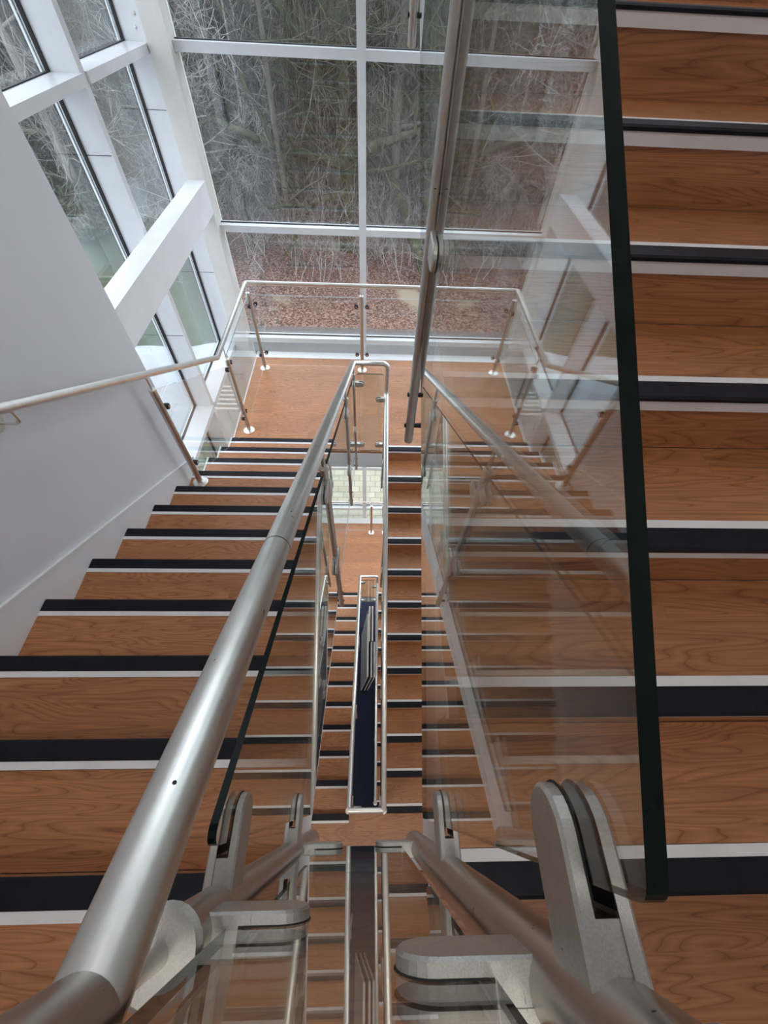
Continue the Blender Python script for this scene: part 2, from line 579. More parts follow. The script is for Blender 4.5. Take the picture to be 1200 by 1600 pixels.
# front window -----------------------------------------------------
FX0, FX1 = -1.587, 1.565
TZ = [H - 0.525 - 1.255 * k for k in range(-3, 8)]      # transom tops
wf = empty('window_1', (0, YG, 0)); tag(wf, 'tall front window with white frames looking onto bare winter trees', 'window', kind='structure')
MBX = (-0.142, -0.070)
m = MB(); m.box(MBX[0], MBX[1], YG - 0.085, YG + 0.05, 0, ROOF)
m.build('mullion', 'white_frame', wf)
for zt in TZ:
    if zt - 0.07 < 0: continue
    for a, b in ((FX0, MBX[0]), (MBX[1], FX1)):
        m = MB(); m.box(a, b, YG - 0.075, YG + 0.05, zt - 0.062, zt)
        m.build('transom', 'white_frame', wf)
edges = sorted(set([0.02] + [z for z in TZ if z > 0.1] + [ROOF]))
def pane(mb, axis, a0, a1, b, t, z0, z1):
    if axis == 'y': mb.box(a0, a1, b, b + t, z0, z1)
    else: mb.box(b, b + t, a0, a1, z0, z1)
for i in range(len(edges) - 1):
    z0, z1 = edges[i], edges[i + 1] - (0.062 if i < len(edges) - 2 else 0)
    for a, b in ((FX0, MBX[0]), (MBX[1], FX1)):
        m = MB(); m.box(a, b, YG, YG + 0.02, z0, z1)
        m.build('glass_pane', 'window_glass', wf)
        g = MB()
        g.box(a, b, YG - 0.004, YG + 0.022, z0, z0 + 0.007)
        g.build('gasket', 'black_gasket', wf)

# corner columns, side windows, beams ------------------------------
XG = 1.976
def side_window(sg, idx, cx):
    """sg=-1 left, +1 right; cx = centre of the symmetric bay"""
    def X(a): return cx + sg * (a - 0.012)      # a measured as on the left side
    m = MB(); m.box(X(1.60), X(1.766), 4.78, 5.0, 0, ROOF)
    structure(m, 'trim_%d' % idx, 'cream_column', 'cream corner column at the %s edge of the front window' % ('left' if sg < 0 else 'right'), 'column')
    m = MB(); m.box(X(1.60), X(1.76), 2.25, 4.78, H - 1.65, H - 1.385)
    structure(m, 'trim_%d' % (idx + 2), 'white_gloss', 'broad white horizontal beam across the %s side window' % ('left' if sg < 0 else 'right'), 'beam')
    w = empty('window_%d' % (2 if sg < 0 else 3), (X(XG), 3.6, 0))
    tag(w, 'tall side window with deep white fins on the %s of the stairwell' % ('left' if sg < 0 else 'right'), 'window', kind='structure')
    fins = [(2.36, 2.42), (3.60, 3.66), (4.86, 5.0)]
    for a, b in fins:
        m = MB(); m.box(X(1.79 if b < 4.9 else 1.766), X(2.0), a, b, 0, ROOF)
        f = m.build('fin', 'white_frame', w)
        for zj in (H - 0.93, H - 2.25, H - 3.6, H + 0.4):
            j = MB(); j.box(X(1.80), X(1.97), a - 0.0015, a + 0.001, zj, zj + 0.004)
            j.build('joint', 'black_gasket', f)
    # bolted plate beside the upper transom
    for bz, bx in ((H - 0.47, 1.85), (H - 0.40, 1.83)):
        m = MB(); m.lathe((X(bx), 4.861, bz), (0, -1, 0), [(0, 0.011), (0.006, 0.010), (0.008, 0.0)], 12)
        m.build('bolt', 'cast_steel', w)
    sills = [H - 0.54 - 2.55 * k for k in (-1, 0, 1, 2, 3)]
    for a, b in ((2.42, 3.60), (3.66, 4.86)):
        zs = [0.02] + sorted([z for z in sills if z > 0.1]) + [ROOF]
        for z in zs[1:-1]:
            m = MB(); m.box(X(1.775), X(2.0), a, b, z - 0.055, z)
            m.build('transom', 'white_frame', w)
        for i in range(len(zs) - 1):
            z0, z1 = zs[i], zs[i + 1] - (0.055 if i < len(zs) - 2 else 0)
            m = MB(); m.box(X(XG), X(XG + 0.02), a, b, z0, z1)
            m.build('glass_pane', 'window_glass', w)
            g = MB()
            for (y0, y1, c0, c1) in ((b - 0.013, b, z0, z1), (a, a + 0.013, z0, z1), (a + .013, b - .013, z0, z0 + 0.006)):
                g.box(X(XG - 0.012), X(XG + 0.01), y0, y1, c0, c1)
            g.build('gasket', 'black_gasket', w)
            g = MB()
            g.box(X(XG + 0.021), X(XG + 0.034), b - 0.027, b - 0.018, z0, z1)
            g.box(X(XG + 0.021), X(XG + 0.034), a + 0.018, a + 0.027, z0, z1)
            g.build('outer_frame', 'white_frame', w)
side_window(-1, 1, 0.0)
side_window(1, 2, -0.022)

# landings ----------------------------------------------------------
def landing_far(z, label):
    o = empty('stair_landing', (0, 3.9, z)); tag(o, label, 'landing')
    out = [(-1.478, YF - 0.011), (0.165, YF - 0.011), (0.165, YF + 0.031), (1.455, YF + 0.031), (1.455, YEDGE), (-1.478, YEDGE)]
    m = MB(); m.prism(out, 'z', z - 0.03, z); m.build('floor_covering', 'oak_vinyl', o)
    m = MB(); m.prism(out, 'z', z - 0.26, z - 0.031); m.build('slab', 'white_gloss', o)
    m = MB(); m.box(-1.492, 1.469, YEDGE, YEDGE + 0.13, z - 0.26, z + 0.004); m.build('front_edge_strip', 'white_gloss', o)
    for a, b in ((-1.492, -1.479), (1.456, 1.469)):
        m = MB(); m.box(a, b, YF, YEDGE - 0.001, z - 0.26, z + 0.006); m.build('side_edge_strip', 'white_gloss', o)
    return o

def landing_near(z, label):
    o = empty('stair_landing', (0, -1.3, z)); tag(o, label, 'landing')
    out = [(XL + 0.001, -2.599), (XR - 0.001, -2.599), (XR - 0.001, YN - 0.006), (-0.172, YN - 0.006), (-0.172, YN - 0.031), (XL + 0.001, YN - 0.031)]
    m = MB(); m.prism(out, 'z', z - 0.03, z); m.build('floor_covering', 'oak_vinyl', o)
    m = MB(); m.prism(out, 'z', z - 0.26, z - 0.031); m.build('slab', 'white_gloss', o)
    return o

landing_far(ZL, 'light wood-effect window landing behind the glass balustrade, one flight down')
landing_far(ZL - 24 * R, 'lower window landing seen small through the well, with one thin post at its edge')
landing_far(ZL + 24 * R, 'highest window landing, above the top of the photo')
landing_near(Z0, 'wood-effect landing at the bottom edge of the photo, under the near railing posts')
landing_near(Z0 - 24 * R, 'wood-effect landing far below, between the two cut post ends')

# flights ------------------------------------------------------------
def flight(name_label, y0, s, z0, xa, xb, stringer_x, wall_side, dy=0.0, dz=0.0, wall_trim=True):
    """12 nosings descending in direction s from (y0,z0); nosing 0 is the landing edge"""
    o = empty('stair_flight', (0.5 * (xa + xb), y0 + s * 1.6, z0 - 12 * R + dz)); tag(o, name_label, 'stairs')
    y0 += dy; z0 += dz
    for i in range(12):
        y = y0 + s * T * i; z = z0 - R * i
        if i:
            m = MB(); m.box(xa, xb, y - s * T - s * 0.01, y - s * 0.078, z - 0.025, z); m.build('tread', 'oak_vinyl', o)
        m = MB(); m.box(xa, xb, y - s * 0.030, y - s * 0.012, z - R, z - 0.036); m.build('riser', 'oak_vinyl', o)
        m = MB()
        m.prism([(y - s * 0.077, z - 0.02), (y - s * 0.077, z + 0.002), (y - s * 0.0565, z + 0.002), (y - s * 0.0565, z - 0.001),
                 (y - s * 0.003, z - 0.001), (y - s * 0.003, z - 0.036), (y - s * 0.029, z - 0.036), (y - s * 0.029, z - 0.02)], 'x', xa, xb)
        nz = m.build('nosing', 'pale_aluminium', o)
        m = MB()
        m.prism([(y - s * 0.056, z - 0.001), (y - s * 0.056, z + 0.003), (y - s * 0.006, z + 0.003), (y, z - 0.001),
                 (y, z - 0.0085), (y - s * 0.0028, z - 0.0085), (y - s * 0.0028, z - 0.001)], 'x', xa + 0.001, xb - 0.001)
        m.build('grip_strip', 'black_rubber', nz)
    # sloping soffit
    ya, yb = y0 - s * 0.02, y0 + s * T * 11.0
    def ln(y, d): return z0 - (y - y0) * s * S - d
    m = MB()
    m.prism([(ya, ln(ya, 0.20)), (yb, ln(yb, 0.20)), (yb, ln(yb, 0.30)), (ya, ln(ya, 0.30))], 'x', min(xa, xb) + 0.002, max(xa, xb) - 0.002)
    m.build('soffit', 'white_plaster', o)
    # inner stringer plate (well side): saw-tooth top hidden just under the treads
    poly = [(ya, ln(ya, 0.30))]
    top = []
    for i in range(12):
        y = y0 + s * T * i; z = z0 - R * i
        if i: top.append((y - s * T - s * 0.013, z - 0.003))
        else: top.append((y - s * 0.02, z - 0.003))
        top.append((y - s * 0.013, z - 0.003))
    yend = y0 + s * T * 11 - s * 0.013
    top.append((yend, z0 - 12 * R - 0.003))
    poly = top + [(yend, ln(yend, 0.44)), (ya, ln(ya, 0.34))]
    m = MB()
    x1 = stringer_x
    x2 = stringer_x + (0.012 if stringer_x > 0 else -0.012)
    m.prism(poly, 'x', min(x1, x2), max(x1, x2))
    m.build('stringer', 'white_gloss', o)
    # wall side: white skirting along the wall, stepped edge beyond it
    wx0, wx1 = (XL, XL + 0.014) if wall_side < 0 else (XR - 0.014, XR)
    if s > 0: ys, ye = ya, 2.25
    else: ys, ye = 2.25, y0 + s * T * 11
    m = MB()
    m.prism([(ys, ln(ys, -0.125)), (ye, ln(ye, -0.125)), (ye, ln(ye, 0.3)), (ys, ln(ys, 0.3))], 'x', wx0 + (0.0005 if wall_side < 0 else 0), wx1 - (0 if wall_side < 0 else 0.0005))
    sk = m.build('skirting', 'white_gloss', o)
    b = MB()
    xx0, xx1 = (wx1, wx1 + 0.005) if wall_side < 0 else (wx0 - 0.005, wx0)
    b.prism([(ys, ln(ys, -0.127)), (ye, ln(ye, -0.127)), (ye, ln(ye, -0.116)), (ys, ln(ys, -0.116))], 'x', xx0, xx1)
    b.build('skirting_cap', 'white_gloss', sk)
    # stepped white edge beyond the wall end
    pts = []
    for i in range(12):
        y = y0 + s * T * i; z = z0 - R * i
        a = y - s * T; bnd = y
        lo, hi = (a, bnd) if s > 0 else (bnd, a)
        lo2 = max(lo, 2.251)
        if hi > 2.251 and i:
            m = MB(); m.box(wx0, wx1, lo2, hi, ln((lo + hi) / 2, 0.35), z + 0.005)
            m.build('edge_plate', 'white_gloss', o)
    return o

LX = (-1.425, -0.178); RX = (0.161, 1.400)
A1 = flight('left stair flight going down from the photographer to the window landing', YN, 1, Z0, LX[0], LX[1], -0.176, -1)
A2 = copy_tree(A1); A2.location.z -= 24 * R; tag(A2, 'lower left stair flight seen between the left glass and the small loop railing', 'stairs')
B1 = flight('middle stair flight to the window landing, a straight ladder of nosings beside the well', YF, -1, ZL, RX[0], RX[1], 0.159, 1)
B2 = copy_tree(B1); B2.location.z -= 24 * R; tag(B2, 'lowest right stair flight, only nosing ends showing beside the blue floor', 'stairs')
C1 = flight('large right stair flight climbing away at the right edge of the photo', YF, -1, ZL + 24 * R, RX[0], RX[1], 0.159, 1, -0.025, 0.041)

# railings -------------------------------------------------------------
def glass_panel(parent, ya, yb, x, bot, top, t=0.0085):
    """sloped sheet in a plane x=const. bot/top: functions of y"""
    poly = [(ya, bot(ya)), (yb, bot(yb)), (yb, top(yb)), (ya, top(ya))]
    # small corner radii
    pv = fillet_closed([Vector((0, p[0], p[1])) for p in poly], 0.012)
    m = MB(); m.prism([(v.y, v.z) for v in pv], 'x', x - t / 2, x + t / 2, 0, 1)
    return m.build('glass_panel', ['railing_glass', 'glass_edge'], parent)

def fillet_closed(pts, r, n=4):
    k = len(pts); out = []
    for i in range(k):
        seg = fillet([pts[i - 1], pts[i], pts[(i + 1) % k]], r, n)
        out += seg[1:-1]
    return out

def d_clamp(parent, c, direction, normal, L=0.083, hgt=0.047, t=0.0085, gap=0.0125):
    """two D-shaped cheeks gripping the sheet; c = post axis point, direction horizontal unit, normal across sheet"""
    d = Vector(direction); nn = Vector(normal); c = Vector(c)
    up = Vector((0, 0, 1))
    st = 0.017
    end = st + L
    rr = hgt / 2
    outl = [(st, -rr), (end - rr, -rr)]
    for k in range(1, 12):
        a = -math.pi / 2 + math.pi * k / 12
        outl.append((end - rr + rr * math.cos(a), rr * math.sin(a)))
    outl += [(end - rr, rr), (st, rr)]
    o = None
    for side in (1, -1):
        m = MB()
        def ring(off, sh=0.0):
            res = []
            cx = (st + end) / 2
            for (a, b) in outl:
                aa = a if a < st + 1e-6 else a - sh * (1 if a > cx else 0)
                bb = b * (1 - sh / rr)
                res.append(c + d * aa + up * bb + nn * (side * off))
            return res
        r0 = ring(gap / 2); r1 = ring(gap / 2 + t - 0.002); r2 = ring(gap / 2 + t, 0.002)
        n = len(outl)
        flip = (d.cross(up)).dot(nn) * side < 0
        def f(q): return q[::-1] if flip else q
        m.add(r0, [f(list(range(n))[::-1])])
        m.add(r2, [f(list(range(n)))])
        for ra, rb in ((r0, r1), (r1, r2)):
            m.add(ra + rb, [f([k, (k + 1) % n, n + (k + 1) % n, n + k]) for k in range(n)])
        if o is None:
            # root block to the post
            b = c + d * (st + 0.012)
            w2 = gap / 2
            e = [c + d * x + up * z + nn * y for x in (0.012, st + 0.026) for y in (-w2, w2) for z in (-rr + 0.001, rr - 0.001)]
            m.add(e, [(0, 1, 3, 2), (4, 6, 7, 5), (0, 4, 5, 1), (2, 3, 7, 6), (0, 2, 6, 4), (1, 5, 7, 3)])
            o = m.build('glass_clamp', 'cast_steel', parent)
        else:
            m.build('clamp_cheek', 'cast_steel', o)
    # rubber lining, a little larger than the cheeks
    m = MB()
    for side in (1, -1):
        pts_in = [c + d * (a if a > st + 1e-6 else st + 0.03) + up * b + nn * (side * 0.0051) for a, b in outl]
        pts_out = [p + nn * (side * 0.0012) for p in pts_in]
        pts_in = [p + (p - (c + d * (end - rr))).normalized() * 0.0015 for p in pts_in]
        n = len(outl)
        m.add(pts_in + pts_out, [[k, (k + 1) % n, n + (k + 1) % n, n + k] for k in range(n)] + [list(range(n)), [n + k for k in range(n)]])
    m.build('rubber_lining', 'black_gasket', o)
    return o

def slope_post(parent, x, y, zb, zt, zrail, clamps, r=0.0225, bolts=None, cap=True, mat='satin_post'):
    m = MB()
    m.tube([(x, y, zb), (x, y, zb + 0.004), (x, y, zt)], r, 28)
    p = m.build('post', mat, parent)
    if cap:
        m = MB()
        m.lathe((x, y, zt), (0, 0, 1), [(-0.001, 0.0), (-0.001, 0.029), (0.004, 0.030), (0.008, 0.026), (0.009, 0.0)], 28)
        m.build('post_cap', 'cast_steel', p)
        m = MB(); m.tube([(x, y, zt + 0.008), (x, y, zrail - 0.012)], 0.0072, 14)
        m.build('rail_pin', 'brushed_steel', p)
    else:
        # swivel knuckle below the rail
        m = MB()
        m.lathe((x, y, zt), (0, 0, 1), [(-0.001, 0.0), (-0.001, r), (0.010, r * 0.93), (0.016, r * 0.6), (0.018, 0.0)], 24)
        m.tube([(x - 0.004, y, zt + 0.012), (x - 0.004, y, zrail - 0.012)], 0.0075, 12)
        m.lathe((x - 0.022, y, zt - 0.006), (1, 0, 0), [(0, 0.0), (0, 0.011), (0.044, 0.011), (0.044, 0.0)], 16)
        m.build('rail_pin', 'cast_steel', p)
    for z, d, nn in clamps:
        d_clamp(p, (x, y, z), d, nn)
    if bolts:
        for bz in bolts:
            m = MB()
            sgn = 1 if x > 0 else -1
            m.lathe((x - sgn * (r + 0.009), y, bz), (sgn, 0, 0), [(0, 0.0), (0.0, 0.005), (0.003, 0.008), (0.009, 0.008), (r * 2 + 0.009, 0.008), (r * 2 + 0.040, 0.010)], 14)
            m.build('fixing_bolt', 'cast_steel', p)
    return p

RXG = 0.1193; LXG = -0.150; LXP = -0.150; LXR = -0.147; LXM = -0.1465; CXM = 0.1105      # planes of the two glass balustrades
YP = -0.094                    # near corner posts
def thin_post(parent, x, xg, y, zb, zt, zrail, clamps, r=0.0125):
    """slim upright standing just on the well side of the sheet, fixed back to the stringer with two dark bolts"""
    sg = 1 if xg > x else -1
    m = MB()
    m.lathe((x, y, zb), (0, 0, 1), [(0, 0.0), (0, r - 0.003), (0.003, r), (zt - zb, r)], 24)
    p = m.build('post', 'satin_post', parent)
    m = MB()
    m.lathe((x, y, zt), (0, 0, 1), [(-0.002, 0.0), (-0.002, r + 0.003), (0.012, r + 0.003), (0.018, r * 0.7), (0.018, 0.0)], 24)
    xr = (LXR if x < 0 else xg)
    m.tube([(x, y, zt + 0.012), (x * 0.6 + xr * 0.4, y, zt + 0.03), (xr, y, zrail - 0.012)], 0.0072, 12)
    m.build('rail_pin', 'cast_steel', p)
    for z, d, nn in clamps:
        if abs(d[1]) > 0: d_clamp(p, (xg, y + d[1] * -0.012, z), d, nn, L=0.078)
        else: d_clamp(p, (x, y, z), d, nn, L=0.07)
    for bz in (zb + 0.062, zb + 0.168):
        m = MB()
        m.lathe((x - sg * (r + 0.004), y, bz), (sg, 0, 0), [(0, 0.0), (0.0, 0.004), (0.002, 0.006), (0.004, 0.006), (r * 2 + 0.004, 0.006), (r * 2 + 0.034, 0.008), (r * 2 + 0.042, 0.008)], 14)
        m.build('fixing_bolt', 'black_gasket', p)
    return p

def zc(v): return H + v        # camera-relative height to world
def railA(y): return zc(-0.407 - (S + 0.0025) * (y - 0.046))
def topA(y): return zc(-0.500 - S * (y + 0.036))
def botA(y): return topA(y) - 0.856
def topC(y): return zc(-0.222 + S * (y + 0.036))
def botC(y): return topC(y) - 0.820
def railC(y): return topC(y) + 0.135
def nosB(y): return ZL - (YF - y) * S
def topB(y): return nosB(y) + 0.84
def botB(y): return nosB(y) + 0.02
def railB(y): return nosB(y) + 0.93
DZ = 24 * R
F, B_, X_ = (0, 1, 0), (0, -1, 0), (1, 0, 0)
SN = (1, 0, 0)

def well_railing():
    """railing A (left, descending away) + far loop + railing B (right, descending back)"""
    o = empty('stair_railing', (-0.01, 1.5, ZL))
    YE = 2.87
    xb = 0.136
    pts = [(LXR, YP, zc(-0.115)), (LXR, YP, railA(YP)), (LXR, YE, railA(YE)), (xb, YE + 0.0, railA(YE)), (xb, YE + 0.06, railB(YE + 0.06)), (xb, YP, railB(YP))]
    return o, pts, YE, xb

def build_well_railing(label, zoff, with_corner=True, top_corner=True):
    o, pts, YE, xb = well_railing()
    tag(o, label, 'railing')
    o.location.z += 0
    # handrail: left slope, loop, right slope
    p = [Vector(q) for q in pts]
    left = p[1:3]
    path = [p[1], p[2], p[3], p[4], p[5]]
    fl = fillet(path, [0.0, 0.05, 0.04], 8)
    m = MB(); m.tube(fl, 0.0212, 28)
    hr = m.build('handrail', 'brushed_steel', o)
    # weld joint ring and sleeve joints
    for yy in (0.324,):
        c = Vector((LXR, yy, railA(yy))); ax = Vector((0, 1, -S)).normalized()
        m = MB(); m.lathe(c - ax * 0.001, ax, [(0, 0.0213), (0, 0.02145), (0.002, 0.02145), (0.002, 0.0213)], 28)
        m.build('rail_joint', 'black_gasket', hr)
    # small drilled hole and scratches on the rail
    ax = Vector((0, 1, -S)).normalized()
    nrm = ax.cross(Vector((-1, 0, 0))).normalized()
    if nrm.z < 0: nrm = -nrm
    c = Vector((LXR, 0.0, railA(0.0)))
    hd = (nrm * 0.94 + Vector((0.25, 0, 0))).normalized()
    m = MB(); m.lathe(c + hd * 0.0211, hd, [(0, 0.0016), (0.0003, 0.0016), (0.0003, 0.0)], 12)
    m.build('screw_hole', 'black_gasket', hr)
    # riser piece and cross piece round the near end of the well
    zt = zc(-0.118)
    m = MB()
    m.tube(fillet([(LXR, YP, railA(YP) + 0.0), (LXR, YP, railC(YP))], 0, 6), 0.0212, 28)
    m.build('handrail_riser', 'satin_post', hr)
    # posts on the left side
    Zn = lambda y: Z0 - (y - YN) * S
    slope_post(o, LXP, YP, zc(-1.42), zc(-0.440), railA(YP), [(zc(-0.58), F, SN), (zc(-1.06), F, SN), (zc(-0.505), X_, (0, 1, 0)), (zc(-1.115), X_, (0, 1, 0))])
    for k, (y, zb) in enumerate(((0.85, zc(-2.09)), (1.89, zc(-2.60)), (2.85, zc(-3.27)))):
        cl = [(topA(y) - 0.05, B_, SN), (topA(y) - 0.56, B_, SN)]
        if k < 2: cl += [(topA(y) - 0.14, F, SN), (topA(y) - 0.62, F, SN)]
        else: cl += [(zc(-2.18), X_, (0, 1, 0)), (zc(-2.90), X_, (0, 1, 0))]
        thin_post(o, LXM, LXG, y, zb, topA(y) + 0.015, railA(y), cl)
    g0 = YP + 0.056
    for a, b in ((g0, 0.825), (0.875, 1.865), (1.915, 2.80)):
        glass_panel(o, a, b, LXG, botA, topA)
    # posts on the right side
    NB = nosB
    for k, y in enumerate((2.85, 1.89, 0.85)):
        cl = [(topB(y) - 0.16, B_, SN), (topB(y) - 0.65, B_, SN)]
        if k: cl += [(topB(y) - 0.08, F, SN), (topB(y) - 0.60, F, SN)]
        else: cl += [(zc(-2.34), (-1, 0, 0), (0, 1, 0)), (zc(-2.90), (-1, 0, 0), (0, 1, 0))]
        thin_post(o, xb - 0.004, xb, y, NB(y) - 0.28, topB(y) + 0.01, railB(y), cl)
    slope_post(o, xb, YP, NB(YP) - 0.10, topB(YP) + 0.02, railB(YP), [(NB(YP) + 0.72, F, SN), (NB(YP) + 0.22, F, SN)], cap=True)
    for a, b in ((g0, 0.825), (0.875, 1.865), (1.915, 2.80)):
        glass_panel(o, a, b, xb, botB, topB)
    # glass across the far end of the well
    m = MB()
    pv = fillet_closed([Vector((LXG + 0.030, 0, zc(-2.98))), Vector((xb - 0.035, 0, zc(-2.98))), Vector((xb - 0.035, 0, zc(-2.08))), Vector((LXG + 0.030, 0, zc(-2.08)))], 0.012)
    m.prism([(v.x, v.z) for v in pv], 'y', 2.85 - 0.005, 2.85 + 0.005, 0, 1)
    m.build('glass_panel', ['railing_glass', 'glass_edge'], o)
    return o

rail1 = build_well_railing('large steel handrail with glass balustrade sloping down the left side of the well', 0)
rail2 = copy_tree(rail1)
rail2.location.z -= DZ
tag(rail2, 'small far-down steel railing loop framing the dark blue floor', 'railing')
# close the lower loop at its near end
ce = MB(); ce.tube([(0.136, YP, railB(YP)), (LXR, YP, railB(YP))], 0.0212, 20)
ce.build('cross_rail', 'brushed_steel', rail2)
cg = MB()
gz = railB(YP)
cg.box(LXG + 0.03, 0.136 - 0.03, YP - 0.005, YP + 0.005, gz - 0.90, gz - 0.12, 0, [1, 1, 0, 0, 1, 1])
cg.build('glass_panel', ['railing_glass', 'glass_edge'], rail2)

def build_right_railing():
    o = empty('stair_railing', (RXG, 1.5, Z0)); tag(o, 'glass balustrade with thick dark green edge beside the right stair flight, on satin steel posts', 'railing')
    g0 = YP + 0.056
    m = MB()
    m.tube(fillet([(LXR, YP, railC(YP)), (RXG, YP, railC(YP)), (RXG, 3.0, railC(3.0))], [0.05], 8), 0.0212, 28)
    m.build('handrail', 'brushed_steel', o)
    for a, b in ((g0, 0.826), (0.874, 1.816), (1.864, 2.80)):
        glass_panel(o, a, b, RXG, botC, topC, 0.0095)
    slope_post(o, RXG, YP, zc(-1.285), zc(-0.21), railC(YP), [(zc(-0.298), F, SN), (zc(-0.765), F, SN), (zc(-0.372), (-1, 0, 0), (0, 1, 0)), (zc(-1.135), (-1, 0, 0), (0, 1, 0))], r=0.0235, bolts=None)
    NC = lambda y: Z0 + R + 0.041 + (y - YN) * S
    for y, zb in ((0.85, zc(-0.848)), (1.84, zc(-0.190)), (2.83, NC(2.83) - 0.2)):
        thin_post(o, CXM, RXG, y, zb, topC(y) + 0.02, railC(y), [(topC(y) - 0.115, B_, SN), (topC(y) - 0.60, B_, SN)])
    # upright sheet closing the near end of the well
    m = MB()
    pv = fillet_closed([Vector((LXG + 0.033, 0, zc(-1.15))), Vector((RXG - 0.042, 0, zc(-1.15))), Vector((RXG - 0.042, 0, zc(-0.27))), Vector((LXG + 0.033, 0, zc(-0.27)))], 0.008)
    m.prism([(v.x, v.z) for v in pv], 'y', YP - 0.005, YP + 0.005, 0, 1)
    m.build('glass_panel', ['railing_glass', 'glass_edge'], o)
    return o
build_right_railing()

# outer railing on the window landing ------------------------------------
def spider_clamp(parent, c, d, nn):
    c = Vector(c); d = Vector(d); nn = Vector(nn)
    m = MB()
    m.lathe(c + d * 0.018, d, [(0, 0.0), (0, 0.007), (0.030, 0.007), (0.030, 0.0)], 10)
    k = m.build('glass_clamp', 'cast_steel', parent)
    m = MB()
    cc = c + d * 0.060
    m.lathe(cc - nn * 0.016, nn, [(0, 0.0), (0, 0.018), (0.003, 0.021), (0.029, 0.021), (0.032, 0.018), (0.032, 0.0)], 20)
    m.build('rubber_disc', 'black_gasket', k)
    m = MB()
    m.lathe(cc - nn * 0.0175, nn, [(0, 0.0), (0, 0.009), (0.035, 0.009), (0.035, 0.0)], 14)
    m.build('disc_screw', 'brushed_steel', k)

def landing_post(parent, x, y, zb, zt, zrail, clamps, flange=True, r=0.0215, dir_pin=None):
    m = MB(); m.tube([(x, y, zb), (x, y, zt)], r, 24)
    p = m.build('post', 'satin_post', parent)
    m = MB(); m.lathe((x, y, zb), (0, 0, 1), [(0.0, 0.058), (0.005, 0.058), (0.009, 0.052), (0.010, 0.024), (0.022, 0.0235), (0.022, 0.0)], 32)
    m.build('base_flange', 'brushed_steel', p)
    m = MB()
    m.lathe((x, y, zt), (0, 0, 1), [(0, 0.0), (0, 0.0235), (0.010, 0.0235), (0.013, 0.018), (0.013, 0)], 24)
    m.tube([(x, y, zt + 0.01), (x, y, zrail - 0.01)], 0.0065, 12)
    m.build('rail_pin', 'brushed_steel', p)
    for (z, d, nn) in clamps:
        spider_clamp(p, (x, y, z), d, nn)
    return p

def outer_rail(y): return zc(-1.028 - (y - 1.166) * 0.5695)
def build_outer_railing():
    o = empty('landing_railing', (0, 3.9, ZL)); tag(o, 'slim steel handrail with glass panels round the window landing, continuing along the white left wall', 'railing')
    zr = zc(-2.150)
    XO = -1.34; XQ = 1.318; YO = 4.45
    zs = outer_rail(-0.5)
    nb = 3.14
    m = MB()
    m.tube(fillet([(XO, -0.35, outer_rail(-0.35)), (XO, nb, zr - 0.008), (XO, YO, zr), (XQ, YO, zr), (XQ, nb, zr - 0.008)], [0, 0.03, 0.03], 5), 0.0212, 24)
    m.build('handrail', 'brushed_steel', o)
    # wall brackets
    for y in (0.20, 1.19):
        zz = outer_rail(y)
        m = MB()
        m.tube(fillet([(XO, y, zz - 0.018), (XO, y, zz - 0.085), (XL + 0.004, y, zz - 0.085)], 0.028, 8), 0.0065, 14)
        b = m.build('wall_bracket', 'brushed_steel', o)
        m = MB(); m.lathe((XL, y, zz - 0.085), (1, 0, 0), [(0, 0.037), (0.004, 0.037), (0.006, 0.034), (0.006, 0.0)], 28)
        m.build('bracket_plate', 'cast_steel', b)
    zlo, zhi = zc(-2.97), zc(-2.375)
    top = zc(-2.265)
    FWD, BCK, PX, MX = (0, 1, 0), (0, -1, 0), (1, 0, 0), (-1, 0, 0)
    NX, NY = (1, 0, 0), (0, 1, 0)
    landing_post(o, XO, 3.33, ZL, zc(-2.31), zr, [(zhi, BCK, NX), (zlo, BCK, NX), (zhi, FWD, NX), (zlo, FWD, NX)])
    landing_post(o, XO, YO, ZL, top, zr, [(zhi, PX, NY), (zlo, PX, NY), (zhi, BCK, NX), (zlo, BCK, NX)])
    landing_post(o, -0.114, YO, ZL, top, zr, [(zhi, PX, NY), (zlo, PX, NY), (zhi, MX, NY), (zlo, MX, NY)])
    landing_post(o, XQ, YO, ZL, top, zr, [(zhi, MX, NY), (zlo, MX, NY)])
    landing_post(o, XQ, 3.33, ZL, zc(-2.31), zr, [(zhi, FWD, NX), (zlo, FWD, NX)])
    # post standing on a tread beside the wall end
    yp = 2.06; zb = Z0 - 8 * R
    landing_post(o, XO - 0.005, yp, zb, zc(-1.66), outer_rail(yp), [(zc(-1.83), FWD, NX), (zc(-2.38), FWD, NX)])
    # glass
    def vert(x0, x1, y0, y1, z0, z1):
        m = MB()
        fm = [0, 1, 1, 1, 0, 0] if abs(x1 - x0) < 0.02 else [0, 1, 0, 0, 1, 1]
        m.box(x0, x1, y0, y1, z0, z1, 0, fm)
        m.build('glass_panel', ['clear_glass', 'glass_edge_soft'], o)
    zb0, zt0 = ZL + 0.05, zc(-2.275)
    t = 0.0045
    vert(XO + 0.045, -0.114 - 0.035, YO - t, YO + t, zb0, zt0)
    vert(-0.114 + 0.035, XQ - 0.045, YO - t, YO + t, zb0, zt0)
    vert(XO - t, XO + t, 3.33 + 0.035, YO - 0.045, zb0, zt0)
    vert(XQ - t, XQ + t, 3.33 + 0.035, YO - 0.045, zb0, zt0)
    m = MB()
    ya, yb = yp + 0.04, 3.33 - 0.035
    m.prism([(ya, outer_rail(ya) - 0.92), (yb, outer_rail(yb) - 0.92), (yb, outer_rail(yb) - 0.115), (ya, outer_rail(ya) - 0.115)], 'x', XO - t - 0.002, XO + t - 0.002, 0, 0)
    m.build('glass_panel', ['clear_glass', 'glass_edge_soft'], o)
    return o
